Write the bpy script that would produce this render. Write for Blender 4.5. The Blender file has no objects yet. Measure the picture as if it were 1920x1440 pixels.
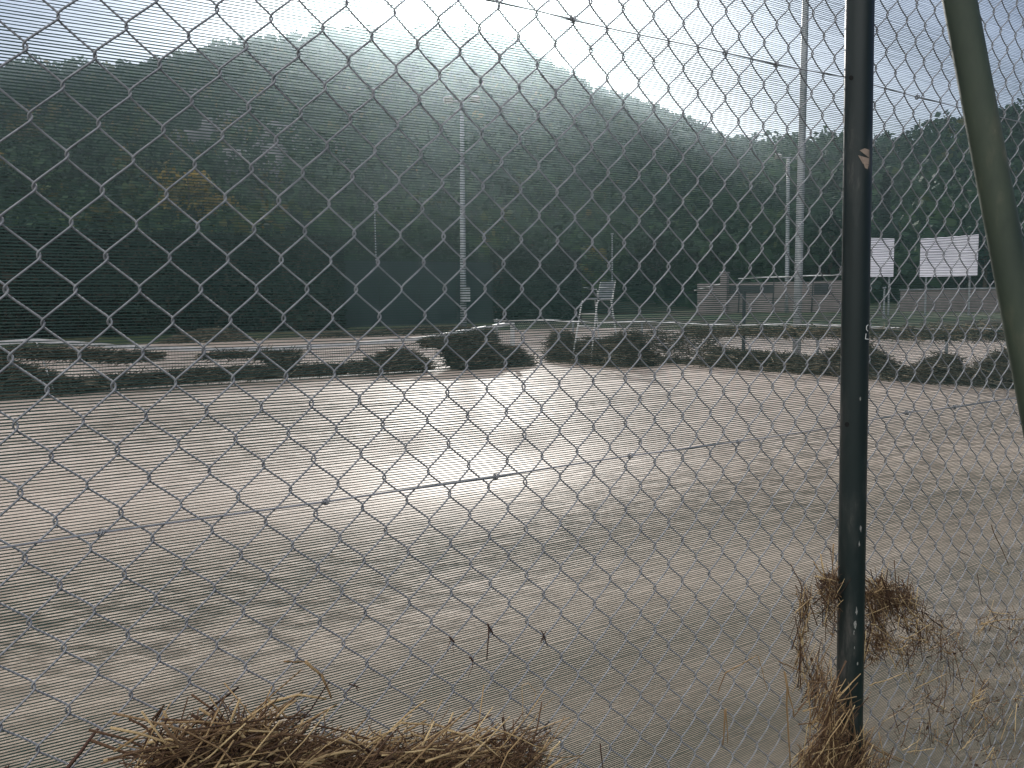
import bpy, math, random
import numpy as np
from mathutils import Vector, Matrix

random.seed(7)
rng = np.random.default_rng(7)
sc = bpy.context.scene

# ------------------------------------------------------------------ camera
# world: X along the near fence, Y away from it across the courts, Z up, flood water at z = 0
CAM = Vector((0.0, -1.0903, 1.6))
F = 1650.0                                             # focal length in pixels of the 1920 wide frame
_vx, _vy, _m = 3389.55, 532.28, 0.013                  # vanishing point of the fence and tilt of the horizon
_dx = np.array([(_vx-960)/F, (_vy-720)/F, 1.0]); _dx /= np.linalg.norm(_dx)
_dn = np.array([F*_m, F, 960*_m+720-_vy-_vx*_m]); _dn /= np.linalg.norm(_dn)
_dn -= _dx*(_dn@_dx); _dn /= np.linalg.norm(_dn)
_R = np.c_[_dx, _dn, np.cross(_dx, _dn)]
def _w(r): return Vector((r[0], r[2], -r[1]))
RIGHT, DOWN, FWD = _w(_R[0]), _w(_R[1]), _w(_R[2])
cam_data = bpy.data.cameras.new('camera')
cam = bpy.data.objects.new('camera', cam_data)
sc.collection.objects.link(cam)
_mat = Matrix((RIGHT, -DOWN, -FWD)).transposed().to_4x4()
_mat.translation = CAM
cam.matrix_world = _mat
cam_data.sensor_width = 36.0
cam_data.lens = F/1920*36.0
cam_data.clip_start = 0.02
cam_data.clip_end = 5000
sc.camera = cam

def ray(px, py): return FWD + RIGHT*((px-960)/F) + DOWN*((py-720)/F)
def on_fence(px, py, y=0.0):                           # point of a sight line on a plane parallel to the fence
    r = ray(px, py); return CAM + r*((y-CAM.y)/r.y)
def on_x(px, py, x):
    r = ray(px, py); return CAM + r*((x-CAM.x)/r.x)
def at_depth(px, py, d): return CAM + ray(px, py)*d
def horizon(px): return _vy + _m*(_vx-px)

# ------------------------------------------------------------------ light
SUN_PX = (865, 8)
_sd = ray(*SUN_PX).normalized()                        # towards the sun
SUN_EL = math.asin(_sd.z); SUN_AZ = math.atan2(_sd.x, _sd.y)
world = bpy.data.worlds.new('World'); sc.world = world; world.use_nodes = True
nt = world.node_tree; nt.nodes.clear()
out = nt.nodes.new('ShaderNodeOutputWorld'); bg = nt.nodes.new('ShaderNodeBackground')
sky = nt.nodes.new('ShaderNodeTexSky'); sky.sky_type = 'NISHITA'; sky.sun_disc = False
sky.sun_elevation = SUN_EL; sky.sun_rotation = SUN_AZ
sky.air_density = 1.0; sky.dust_density = 1.5; sky.ozone_density = 2.5; sky.altitude = 200
bg.inputs['Strength'].default_value = 0.058
hs = nt.nodes.new('ShaderNodeHueSaturation'); hs.inputs['Saturation'].default_value = 0.9; nt.links.new(sky.outputs[0], hs.inputs['Color'])
veil = nt.nodes.new('ShaderNodeMix'); veil.data_type = 'RGBA'; veil.inputs[0].default_value = 0.55      # thin high cloud over the blue
veil.inputs[7].default_value = (1.25, 1.6, 3.6, 1); nt.links.new(hs.outputs[0], veil.inputs[6]); 
# unseen bright cloud bank added behind the camera to front-light wires and straw
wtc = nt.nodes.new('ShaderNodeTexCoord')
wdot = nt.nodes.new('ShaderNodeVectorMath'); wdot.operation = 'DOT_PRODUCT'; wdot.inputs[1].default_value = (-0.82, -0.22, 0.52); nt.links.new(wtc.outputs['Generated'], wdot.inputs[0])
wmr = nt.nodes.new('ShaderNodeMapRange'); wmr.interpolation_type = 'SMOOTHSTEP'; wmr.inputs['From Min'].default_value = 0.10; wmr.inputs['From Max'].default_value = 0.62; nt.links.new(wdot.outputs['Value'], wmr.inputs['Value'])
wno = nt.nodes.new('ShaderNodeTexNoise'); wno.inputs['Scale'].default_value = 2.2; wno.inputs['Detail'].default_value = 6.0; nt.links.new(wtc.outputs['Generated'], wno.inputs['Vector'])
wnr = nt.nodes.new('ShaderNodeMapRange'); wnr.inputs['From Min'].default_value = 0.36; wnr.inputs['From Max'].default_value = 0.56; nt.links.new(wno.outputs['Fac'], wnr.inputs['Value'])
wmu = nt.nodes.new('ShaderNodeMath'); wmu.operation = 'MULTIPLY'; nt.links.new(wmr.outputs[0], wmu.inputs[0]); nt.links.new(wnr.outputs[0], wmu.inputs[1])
fill_cloud = nt.nodes.new('ShaderNodeMix'); fill_cloud.data_type = 'RGBA'; fill_cloud.inputs[7].default_value = (21.0, 20.3, 20.0, 1)
nt.links.new(wmu.outputs[0], fill_cloud.inputs[0]); nt.links.new(veil.outputs[2], fill_cloud.inputs[6]); nt.links.new(fill_cloud.outputs[2], bg.inputs[0]); nt.links.new(bg.outputs[0], out.inputs[0])
sun_d = bpy.data.lights.new('sun', 'SUN'); sun_d.energy = 2.6; sun_d.angle = math.radians(1.0)
sun_d.color = (1.0, 0.96, 0.90)
sun = bpy.data.objects.new('sun', sun_d); sc.collection.objects.link(sun)
sun.rotation_euler = (-_sd).to_track_quat('-Z', 'Y').to_euler()
sun.location = (0, 0, 60)
sc.view_settings.view_transform = 'Standard'; sc.view_settings.look = 'None'
sc.view_settings.gamma = 1.0; sc.view_settings.use_curve_mapping = False
sc.view_settings.exposure = 0.95
sc.render.engine = 'CYCLES'
sc.cycles.max_bounces = 5; sc.cycles.diffuse_bounces = 3; sc.cycles.glossy_bounces = 2
sc.cycles.transmission_bounces = 2; sc.cycles.volume_bounces = 0; sc.cycles.transparent_max_bounces = 8
sc.cycles.use_denoising = True
sc.cycles.sample_clamp_indirect = 4.0
sc.cycles.caustics_reflective = False; sc.cycles.caustics_refractive = False

# ------------------------------------------------------------------ helpers
class MB:
    """collects shapes into one mesh"""
    def __init__(s): s.v = []; s.f = []; s.t = []
    def add(s, vs, fs, tint=0.5):
        o = len(s.v); s.v.extend(vs); s.f.extend([tuple(o+i for i in f) for f in fs]); s.t.extend([tint]*len(fs))
    def box(s, c, d, rz=0.0, tint=0.5):
        hx, hy, hz = d[0]/2, d[1]/2, d[2]/2; ca, sa = math.cos(rz), math.sin(rz); vs = []
        for z in (-hz, hz):
            for x, y in ((-hx, -hy), (hx, -hy), (hx, hy), (-hx, hy)):
                vs.append((c[0]+x*ca-y*sa, c[1]+x*sa+y*ca, c[2]+z))
        s.add(vs, [(3, 2, 1, 0), (4, 5, 6, 7), (0, 1, 5, 4), (1, 2, 6, 5), (2, 3, 7, 6), (3, 0, 4, 7)], tint)
    def tube(s, pts, r, n=8, cap=True, tint=0.5):
        pts = [Vector(p) for p in pts]; rs = r if isinstance(r, (list, tuple)) else [r]*len(pts)
        vs = []; prev = None
        for i, p in enumerate(pts):
            d = (pts[min(i+1, len(pts)-1)] - pts[max(i-1, 0)]).normalized()
            if prev is None:
                a = Vector((0, 0, 1)) if abs(d.z) < 0.9 else Vector((1, 0, 0)); prev = d.cross(a).normalized()
            prev = (prev - d*prev.dot(d)).normalized(); b = d.cross(prev)
            for k in range(n):
                an = 2*math.pi*k/n; vs.append(tuple(p + (prev*math.cos(an) + b*math.sin(an))*rs[i]))
        fs = [(i*n+k, i*n+(k+1) % n, (i+1)*n+(k+1) % n, (i+1)*n+k) for i in range(len(pts)-1) for k in range(n)]
        if cap: fs += [tuple(range(n-1, -1, -1)), tuple((len(pts)-1)*n+k for k in range(n))]
        s.add(vs, fs, tint)
    def build(s, name, mat, parent=None, smooth=False):
        me = bpy.data.meshes.new(name); me.from_pydata([tuple(v) for v in s.v], [], s.f)
        a = me.attributes.new('tint', 'FLOAT', 'FACE'); a.data.foreach_set('value', np.array(s.t, dtype=np.float32))
        return link(name, me, mat, parent, smooth)

def link(name, me, mat, parent=None, smooth=False):
    me.materials.append(mat)
    if smooth: me.polygons.foreach_set('use_smooth', np.ones(len(me.polygons), dtype=bool))
    me.update()
    o = bpy.data.objects.new(name, me); sc.collection.objects.link(o)
    if parent is not None:
        o.parent = parent; o.matrix_parent_inverse = Matrix.Translation(-parent.location)
    return o

def np_mesh(name, v, quads, mat, parent=None, tint=None, smooth=False, n=4):
    me = bpy.data.meshes.new(name); nq = len(quads)
    me.vertices.add(len(v)); me.vertices.foreach_set('co', np.ascontiguousarray(v, dtype=np.float32).ravel())
    me.loops.add(nq*n); me.loops.foreach_set('vertex_index', np.ascontiguousarray(quads, dtype=np.int32).ravel())
    me.polygons.add(nq); me.polygons.foreach_set('loop_start', np.arange(0, nq*n, n, dtype=np.int32))
    if tint is not None:
        a = me.attributes.new('tint', 'FLOAT', 'FACE'); a.data.foreach_set('value', np.asarray(tint, dtype=np.float32))
    me.update(calc_edges=True)
    return link(name, me, mat, parent, smooth)

def tag(o, label=None, cat=None, group=None, kind=None):
    if label: o['label'] = label
    if cat: o['category'] = cat
    if group: o['group'] = group
    if kind: o['kind'] = kind
    return o
def empty(name, loc, label, cat, group=None):
    o = bpy.data.objects.new(name, None); sc.collection.objects.link(o); o.location = loc
    o.empty_display_size = 0.2
    return tag(o, label, cat, group)

# ------------------------------------------------------------------ materials
def new_mat(name):
    m = bpy.data.materials.new(name); m.use_nodes = True
    return m, m.node_tree, m.node_tree.nodes['Principled BSDF']
def nod(t, kind, **kw):
    n = t.nodes.new(kind)
    for k, v in kw.items():
        if k.startswith('i_'): n.inputs[k[2:].replace('_', ' ')].default_value = v
        else: setattr(n, k, v)
    return n
def ramp(t, src, stops):
    r = t.nodes.new('ShaderNodeValToRGB'); e = r.color_ramp.elements
    while len(e) < len(stops): e.new(0.5)
    for el, (p, c) in zip(e, stops): el.position = p; el.color = tuple(c)+(1,)
    t.links.new(src, r.inputs[0]); return r.outputs[0]
def noise_mat(name, stops, scale=5.0, detail=5.0, rough=0.8, metallic=0.0, bump=0.2, dist=0.01, stretch=(1, 1, 1), spec=0.3):
    m, t, b = new_mat(name)
    tc = nod(t, 'ShaderNodeTexCoord'); mp = nod(t, 'ShaderNodeMapping'); mp.inputs['Scale'].default_value = stretch
    t.links.new(tc.outputs['Object'], mp.inputs[0])
    n = nod(t, 'ShaderNodeTexNoise', i_Scale=scale, i_Detail=detail, i_Roughness=0.62); t.links.new(mp.outputs[0], n.inputs['Vector'])
    t.links.new(ramp(t, n.outputs['Fac'], stops), b.inputs['Base Color'])
    b.inputs['Roughness'].default_value = rough; b.inputs['Metallic'].default_value = metallic
    b.inputs['Specular IOR Level'].default_value = spec
    if bump:
        bp = nod(t, 'ShaderNodeBump', i_Strength=bump, i_Distance=dist)
        t.links.new(n.outputs['Fac'], bp.inputs['Height']); t.links.new(bp.outputs[0], b.inputs['Normal'])
    return m
def leaf_mat(name, stops, trans=0.25):
    """foliage: colour follows each clump's own tint; some light comes through the leaves"""
    m, t, b = new_mat(name)
    a = nod(t, 'ShaderNodeAttribute', attribute_name='tint')
    col = ramp(t, a.outputs['Fac'], stops)
    t.links.new(col, b.inputs['Base Color']); b.inputs['Roughness'].default_value = 0.75; b.inputs['Specular IOR Level'].default_value = 0.2
    tr = nod(t, 'ShaderNodeBsdfTranslucent'); t.links.new(col, tr.inputs[0])
    mx = nod(t, 'ShaderNodeMixShader'); mx.inputs[0].default_value = trans
    o = t.nodes['Material Output']
    t.links.new(b.outputs[0], mx.inputs[1]); t.links.new(tr.outputs[0], mx.inputs[2]); t.links.new(mx.outputs[0], o.inputs[0])
    return m

M = {}
M['wire'] = noise_mat('galvanised_wire', [(0.3, (0.17, 0.178, 0.19)), (0.7, (0.30, 0.31, 0.325))], 60, 4, 0.66, 0.15, 0.1, 0.0003, spec=0.2)
M['post'] = noise_mat('dark_green_paint', [(0.0, (0.0035, 0.009, 0.009)), (0.53, (0.008, 0.016, 0.016)), (0.59, (0.020, 0.027, 0.026)), (0.66, (0.085, 0.080, 0.074))], 14, 10, 0.45, 0, 0.4, 0.002, (1, 1, 0.22), 0.35)
M['strut'] = noise_mat('mossy_green_paint', [(0.25, (0.022, 0.034, 0.024)), (0.55, (0.038, 0.052, 0.034)), (0.64, (0.062, 0.070, 0.046)), (0.72, (0.22, 0.20, 0.15))], 14, 9, 0.6, 0, 0.3, 0.002, (1, 1, 0.4), 0.3)
M['bare'] = noise_mat('bare_rusty_patch', [(0.3, (0.20, 0.15, 0.12)), (0.7, (0.32, 0.25, 0.20))], 120, 6, 0.8)
M['chalk'] = noise_mat('white_chalk', [(0.3, (0.6, 0.6, 0.58)), (0.7, (0.8, 0.8, 0.78))], 300, 3, 0.9, bump=0)
M['hole'] = noise_mat('dark_drilled_hole', [(0.3, (0.004, 0.004, 0.004)), (0.7, (0.01, 0.01, 0.01))], 50, 2, 0.9, bump=0)
M['grime'] = noise_mat('bare_metal_flake', [(0.3, (0.16, 0.16, 0.15)), (0.7, (0.30, 0.30, 0.28))], 300, 3, 0.8, bump=0)
M['white'] = noise_mat('weathered_white_paint', [(0.25, (0.34, 0.34, 0.335)), (0.7, (0.62, 0.62, 0.61))], 7, 6, 0.5, bump=0.1, dist=0.003)
M['steel'] = noise_mat('grey_galvanised_steel', [(0.3, (0.17, 0.19, 0.20)), (0.7, (0.30, 0.32, 0.33))], 4, 6, 0.5, 0.2, 0.1, 0.003)
M['panel'] = noise_mat('grey_plastic_panel', [(0.3, (0.09, 0.10, 0.11)), (0.7, (0.14, 0.155, 0.17))], 6, 4, 0.55)
M['board'] = noise_mat('white_board_sheet', [(0.3, (0.60, 0.59, 0.67)), (0.7, (0.72, 0.71, 0.78))], 0.8, 4, 0.5, bump=0.05)
M['wall'] = noise_mat('pinkish_render', [(0.25, (0.13, 0.118, 0.114)), (0.75, (0.23, 0.205, 0.20))], 1.2, 8, 0.9, bump=0.3, dist=0.02)
M['darkopen'] = noise_mat('dark_shutter', [(0.3, (0.02, 0.025, 0.028)), (0.7, (0.04, 0.045, 0.05))], 3, 4, 0.6)
M['greenfence'] = noise_mat('green_court_screen', [(0.3, (0.014, 0.028, 0.030)), (0.7, (0.024, 0.040, 0.042))], 0.7, 6, 0.8, bump=0.2, dist=0.03, stretch=(1, 1, 0.4))
M['bark'] = noise_mat('bark', [(0.3, (0.03, 0.022, 0.016)), (0.7, (0.09, 0.07, 0.05))], 6, 6, 0.9, bump=0.5, dist=0.03)
M['rock'] = noise_mat('grey_limestone', [(0.25, (0.05, 0.055, 0.055)), (0.55, (0.11, 0.112, 0.115)), (0.8, (0.20, 0.20, 0.20))], 0.35, 9, 0.9, bump=0.8, dist=0.6)
G_LEAF = [(0.0, (0.007, 0.020, 0.013)), (0.35, (0.018, 0.046, 0.023)), (0.62, (0.036, 0.070, 0.026)), (0.8, (0.070, 0.072, 0.022)), (1.0, (0.15, 0.105, 0.028))]
M['leaf'] = leaf_mat('forest_leaves', G_LEAF)
M['pine'] = leaf_mat('pine_needles', [(0.0, (0.006, 0.012, 0.008)), (0.5, (0.013, 0.025, 0.014)), (1.0, (0.028, 0.042, 0.02))], 0.12)
M['hedge'] = leaf_mat('clipped_hedge_leaves', [(0.0, (0.004, 0.010, 0.008)), (0.5, (0.009, 0.020, 0.014)), (1.0, (0.020, 0.034, 0.020))], 0.1)
M['yellow'] = leaf_mat('yellowing_leaves', [(0.0, (0.08, 0.075, 0.02)), (0.5, (0.17, 0.125, 0.025)), (1.0, (0.29, 0.20, 0.04))], 0.25)
M['drift'] = leaf_mat('muddy_drift_debris', [(0.0, (0.024, 0.026, 0.020)), (0.5, (0.068, 0.064, 0.047)), (0.85, (0.14, 0.12, 0.085)), (1.0, (0.25, 0.21, 0.15))], 0.05)
M['straw'] = leaf_mat('dry_straw', [(0.0, (0.040, 0.022, 0.015)), (0.35, (0.13, 0.075, 0.042)), (0.7, (0.37, 0.25, 0.125)), (1.0, (0.62, 0.47, 0.25))], 0.12)
M['twig'] = leaf_mat('reddish_twig', [(0.0, (0.030, 0.016, 0.012)), (1.0, (0.11, 0.060, 0.045))], 0.0)
M['mud'] = noise_mat('drying_mud', [(0.3, (0.10, 0.08, 0.06)), (0.7, (0.20, 0.165, 0.13))], 3, 8, 0.8, bump=0.6, dist=0.03)

# netting tape
m, t, b = new_mat('green_net_tape'); M['tape'] = m
tc = nod(t, 'ShaderNodeTexCoord'); n = nod(t, 'ShaderNodeTexNoise', i_Scale=3.0, i_Detail=6.0); t.links.new(tc.outputs['Object'], n.inputs['Vector'])
col = ramp(t, n.outputs['Fac'], [(0.3, (0.012, 0.036, 0.030)), (0.7, (0.023, 0.052, 0.044))])
t.links.new(col, b.inputs['Base Color']); b.inputs['Roughness'].default_value = 0.45; b.inputs['Specular IOR Level'].default_value = 0.4
tr = nod(t, 'ShaderNodeBsdfTranslucent'); t.links.new(col, tr.inputs[0]); mx = nod(t, 'ShaderNodeMixShader'); mx.inputs[0].default_value = 0.25
t.links.new(b.outputs[0], mx.inputs[1]); t.links.new(tr.outputs[0], mx.inputs[2]); t.links.new(mx.outputs[0], t.nodes['Material Output'].inputs[0])

# muddy flood water
m, t, b = new_mat('muddy_flood_water'); M['water'] = m
tc = nod(t, 'ShaderNodeTexCoord')
def wnoise(scale, stretch, rot=0.0, detail=4.0, rough=0.55, dist=0.0):
    mp = nod(t, 'ShaderNodeMapping', vector_type='TEXTURE'); mp.inputs['Scale'].default_value = tuple(1/q for q in stretch); mp.inputs['Rotation'].default_value = (0, 0, rot)
    t.links.new(tc.outputs['Object'], mp.inputs[0])
    n = nod(t, 'ShaderNodeTexNoise', i_Scale=scale, i_Detail=detail, i_Roughness=rough, i_Distortion=dist); t.links.new(mp.outputs[0], n.inputs['Vector'])
    return n.outputs['Fac']
def math_n(op, a, c):
    n = nod(t, 'ShaderNodeMath', operation=op)
    for i, v in enumerate((a, c)):
        if isinstance(v, (int, float)): n.inputs[i].default_value = v
        else: t.links.new(v, n.inputs[i])
    return n.outputs[0]
silt = wnoise(0.35, (1, 1, 1), 0.3, 6, 0.6, 0.6)
fleck = wnoise(5.5, (0.75, 1.25, 1), -0.55, 3, 0.6, 0.3)
patch = wnoise(0.30, (0.6, 1.3, 1), 0.5, 4, 0.55, 0.5)
sep = nod(t, 'ShaderNodeSeparateXYZ'); t.links.new(tc.outputs['Object'], sep.inputs[0])
def ground_px(px, py): d = CAM.z/(-ray(px, py).z); return CAM+ray(px, py)*d
g0, g1 = ground_px(250, 1170), ground_px(1420, 900); gd = (g1-g0).normalized()      # the band of ripple marks crossing the court
across = math_n('ADD', math_n('MULTIPLY', math_n('SUBTRACT', sep.outputs['X'], g0.x), -gd.y), math_n('MULTIPLY', math_n('SUBTRACT', sep.outputs['Y'], g0.y), gd.x))
wide = wnoise(0.5, (1, 1, 1), 0, 4, 0.6)
across = math_n('ADD', math_n('ABSOLUTE', across, 0), math_n('MULTIPLY', math_n('SUBTRACT', wide, 0.5), 2.6))
band = ramp(t, math_n('DIVIDE', across, 2.2), [(0.12, (1, 1, 1)), (0.62, (0, 0, 0))])
base = ramp(t, silt, [(0.3, (0.31, 0.252, 0.205)), (0.5, (0.395, 0.328, 0.270)), (0.72, (0.465, 0.392, 0.332))])
pm = ramp(t, patch, [(0.44, (0, 0, 0)), (0.60, (0.75, 0.75, 0.75))])
pm = math_n('MAXIMUM', pm, band)
fk = ramp(t, fleck, [(0.42, (1, 1, 1)), (0.55, (0, 0, 0))])
fm = math_n('MULTIPLY', fk, math_n('ADD', math_n('MULTIPLY', pm, 0.60), 0.14))
mix = nod(t, 'ShaderNodeMix', data_type='RGBA'); t.links.new(fm, mix.inputs[0]); t.links.new(base, mix.inputs[6]); mix.inputs[7].default_value = (0.11, 0.085, 0.062, 1)
grit = ramp(t, wnoise(34.0, (1, 1, 1), 0, 5, 0.75), [(0.30, (0.70, 0.69, 0.67)), (0.48, (1, 1, 1)), (0.75, (1.12, 1.12, 1.12))])
gmx = nod(t, 'ShaderNodeMix', data_type='RGBA', blend_type='MULTIPLY'); gmx.inputs[0].default_value = 1.0; t.links.new(mix.outputs[2], gmx.inputs[6]); t.links.new(grit, gmx.inputs[7]); mix = gmx
# darker, rougher silt settled along the near fence
wob = math_n('ADD', sep.outputs['Y'], math_n('MULTIPLY', silt, 3.0))
near = ramp(t, math_n('DIVIDE', wob, 12.0), [(0.12, (0.50, 0.495, 0.455)), (0.36, (0.74, 0.735, 0.70)), (0.66, (1, 1, 1))])
m2 = nod(t, 'ShaderNodeMix', data_type='RGBA', blend_type='MULTIPLY'); m2.inputs[0].default_value = 1.0; t.links.new(mix.outputs[2], m2.inputs[6]); t.links.new(near, m2.inputs[7])
t.links.new(m2.outputs[2], b.inputs['Base Color'])
t.links.new(ramp(t, math_n('DIVIDE', wob, 12.0), [(0.20, (0.85, 0.85, 0.85)), (0.60, (0.57, 0.57, 0.57))]), b.inputs['Roughness']); b.inputs['IOR'].default_value = 1.33; b.inputs['Specular IOR Level'].default_value = 0.15
rip = wnoise(5.5, (0.75, 1.25, 1), -0.55, 4, 0.55, 0.3)
amp = math_n('ADD', math_n('MULTIPLY', pm, 0.9), 0.35)
hgt = math_n('MULTIPLY', rip, amp)
bp = nod(t, 'ShaderNodeBump', i_Strength=0.5, i_Distance=0.05); t.links.new(hgt, bp.inputs['Height']); t.links.new(bp.outputs[0], b.inputs['Normal'])

# ground: grass with bare brown soil
m, t, b = new_mat('rough_grass_and_soil'); M['ground'] = m
tc = nod(t, 'ShaderNodeTexCoord')
n1 = wnoise(0.16, (1, 1, 1), 0, 6, 0.6, 0.5); n2 = wnoise(3.0, (1, 1, 1), 0, 6, 0.6)
c1 = ramp(t, n1, [(0.35, (0.034, 0.062, 0.022)), (0.48, (0.052, 0.070, 0.030)), (0.60, (0.075, 0.062, 0.042))])
mix = nod(t, 'ShaderNodeMix', data_type='RGBA', blend_type='MULTIPLY'); mix.inputs[0].default_value = 1.0
t.links.new(c1, mix.inputs[6]); t.links.new(ramp(t, n2, [(0.2, (0.55, 0.55, 0.5)), (0.8, (1.2, 1.2, 1.1))]), mix.inputs[7])
t.links.new(mix.outputs[2], b.inputs['Base Color']); b.inputs['Roughness'].default_value = 0.9
bp = nod(t, 'ShaderNodeBump', i_Strength=0.6, i_Distance=0.1); t.links.new(n2, bp.inputs['Height']); t.links.new(bp.outputs[0], b.inputs['Normal'])
M['hill'] = noise_mat('wooded_slope_soil', [(0.3, (0.012, 0.020, 0.011)), (0.55, (0.022, 0.032, 0.016)), (0.8, (0.045, 0.044, 0.028))], 0.06, 8, 0.9, bump=0.5, dist=1.0)

# ------------------------------------------------------------------ the setting
SHORE_Y, SHORE_X = 38.5, 32.5
def ground_z(x, y):
    d = max(y-SHORE_Y, x-SHORE_X)                       # beyond the flooded courts the land rises a little
    far = -0.45 + 0.75*min(1, max(0, (d+1.2)/2.4)) + 0.02*max(0, min(d, 60))
    near = -0.45 + (0.75*min(1, max(0, (0.25-y)/0.9)) if y < 0.25 else 0)
    return max(far, near)
def grid_mesh(name, xs, ys, zf, mat):
    v = [(x, y, zf(x, y)) for y in ys for x in xs]; nx = len(xs)
    q = [(j*nx+i, j*nx+i+1, (j+1)*nx+i+1, (j+1)*nx+i) for j in range(len(ys)-1) for i in range(nx-1)]
    return np_mesh(name, np.array(v), np.array(q), mat, smooth=True)
xs = sorted(set(list(np.linspace(-900, -60, 15))+list(np.linspace(-60, 30, 31))+list(np.linspace(30, 36, 13))+list(np.linspace(36, 100, 17))+list(np.linspace(100, 900, 15))))
ys = sorted(set(list(np.linspace(-300, -6, 12))+list(np.linspace(-6, 1, 29))+list(np.linspace(1, 36, 12))+list(np.linspace(36, 42, 13))+list(np.linspace(42, 110, 18))+list(np.linspace(110, 900, 15))))
tag(grid_mesh('ground', xs, ys, ground_z, M['ground']), kind='structure')
wx = list(np.linspace(-120, SHORE_X+0.3, 12)); wy = list(np.linspace(-0.6, SHORE_Y+0.3, 8))
tag(grid_mesh('flood_water', wx, wy, lambda x, y: 0.0, M['water']), kind='structure')

# the hill
RIDGE = [(-700, 190), (-300, 160), (0, 142), (60, 136), (120, 145), (180, 138), (250, 147), (320, 136), (380, 118), (455, 101), (510, 93), (560, 91), (640, 76), (720, 78), (770, 80),
         (830, 77), (880, 76), (930, 84), (985, 106), (1020, 134), (1060, 152), (1120, 186), (1180, 204), (1230, 222), (1290, 246), (1340, 270), (1400, 276), (1480, 276), (1560, 278),
         (1650, 274), (1700, 268), (1740, 246), (1800, 224), (1870, 212), (1920, 204), (2100, 190), (2600, 230)]
_rx = np.array([p[0] for p in RIDGE], float); _ry = np.array([p[1] for p in RIDGE], float)
def sstep(a, b_, x): t_ = np.clip((x-a)/(b_-a), 0, 1); return t_*t_*(3-2*t_)
def ridge_dist(px): return 340 - 130*sstep(1350, 1500, px) - 60*sstep(1640, 1780, px)
TREE_H = 7.0
_ph = rng.uniform(0, 6.28, 12); _kx = rng.normal(0, 0.05, 12); _ky = rng.normal(0, 0.05, 12)
def hill_z(px, d):
    px = np.asarray(px, float); d = np.asarray(d, float)
    dr = ridge_dist(px); hz = _vy + _m*(_vx-px); H = (hz-np.interp(px, _rx, _ry))/F*dr + 1.6 - TREE_H*0.8
    d0 = 70.0; t_ = (d-d0)/(dr-d0)
    up = np.where(t_ < 1, 0.35*np.clip(t_, 0, 1)+0.65*np.clip(t_, 0, 1)**1.5, 1-0.5*np.clip(t_-1, 0, 1.4))
    wob = sum(np.sin(_kx[k]*px*0.9+_ky[k]*d*2+_ph[k]) for k in range(12))
    return 0.6 + H*up + wob*0.55*np.clip(t_*4, 0, 1)*np.clip((1.02-t_)*3, 0.15, 1)
def hill_pt(px, d):
    u = (np.asarray(px, float)-960)/F
    x = CAM.x + d*(FWD.x+RIGHT.x*u); y = CAM.y + d*(FWD.y+RIGHT.y*u)
    return np.stack([x, y, hill_z(px, d)], -1)
gp = np.linspace(-900, 2800, 220); gd = np.concatenate([np.linspace(66, 360, 80), np.linspace(370, 560, 14)])
PX, DD = np.meshgrid(gp, gd); V = hill_pt(PX, DD).reshape(-1, 3); nx = len(gp)
ii, jj = np.meshgrid(np.arange(nx-1), np.arange(len(gd)-1)); a0 = (jj*nx+ii).ravel()
tag(np_mesh('hill', V, np.stack([a0, a0+1, a0+1+nx, a0+nx], -1), M['hill'], smooth=True), kind='structure')

ROCKS = [(352, 232, 9), (420, 300, 13), (470, 262, 10), (540, 292, 10), (505, 330, 9), (610, 310, 8), (390, 205, 7)]     # bare rock on the slope: px, py, size
def hill_hit(px, py):
    """distance at which a sight line meets the slope"""
    d = np.linspace(75, 400, 900); z = CAM.z + d*ray(px, py).z
    k = np.argmax(hill_z(np.full_like(d, px), d) > z); return float(d[k]) if k else 340.0

def clump_quads(c, rad, size, n, squash=1.0, shell=0.5):
    """n small leaf clumps spread through an ellipsoid: arrays of quad corners"""
    d = rng.normal(size=(n, 3)); d /= np.linalg.norm(d, axis=1)[:, None]
    r = rng.uniform(shell, 1.0, n)**0.7
    p = c + d*r[:, None]*rad
    a = rng.normal(size=(n, 3)); a /= np.linalg.norm(a, axis=1)[:, None]
    bb = np.cross(a, rng.normal(size=(n, 3))); bb /= np.linalg.norm(bb, axis=1)[:, None]
    s = size*rng.uniform(0.55, 1.3, n)[:, None]
    a = a*s; bb = bb*s*rng.uniform(0.45, 0.9, n)[:, None]*squash
    return np.stack([p-a-bb*0.6, p+a*0.3-bb, p+a+bb*0.5, p-a*0.2+bb], 1)
def quads_obj(name, Q, mat, parent, tint):
    Q = Q.reshape(-1, 3); return np_mesh(name, Q, np.arange(len(Q)).reshape(-1, 4), mat, parent, tint)

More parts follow.
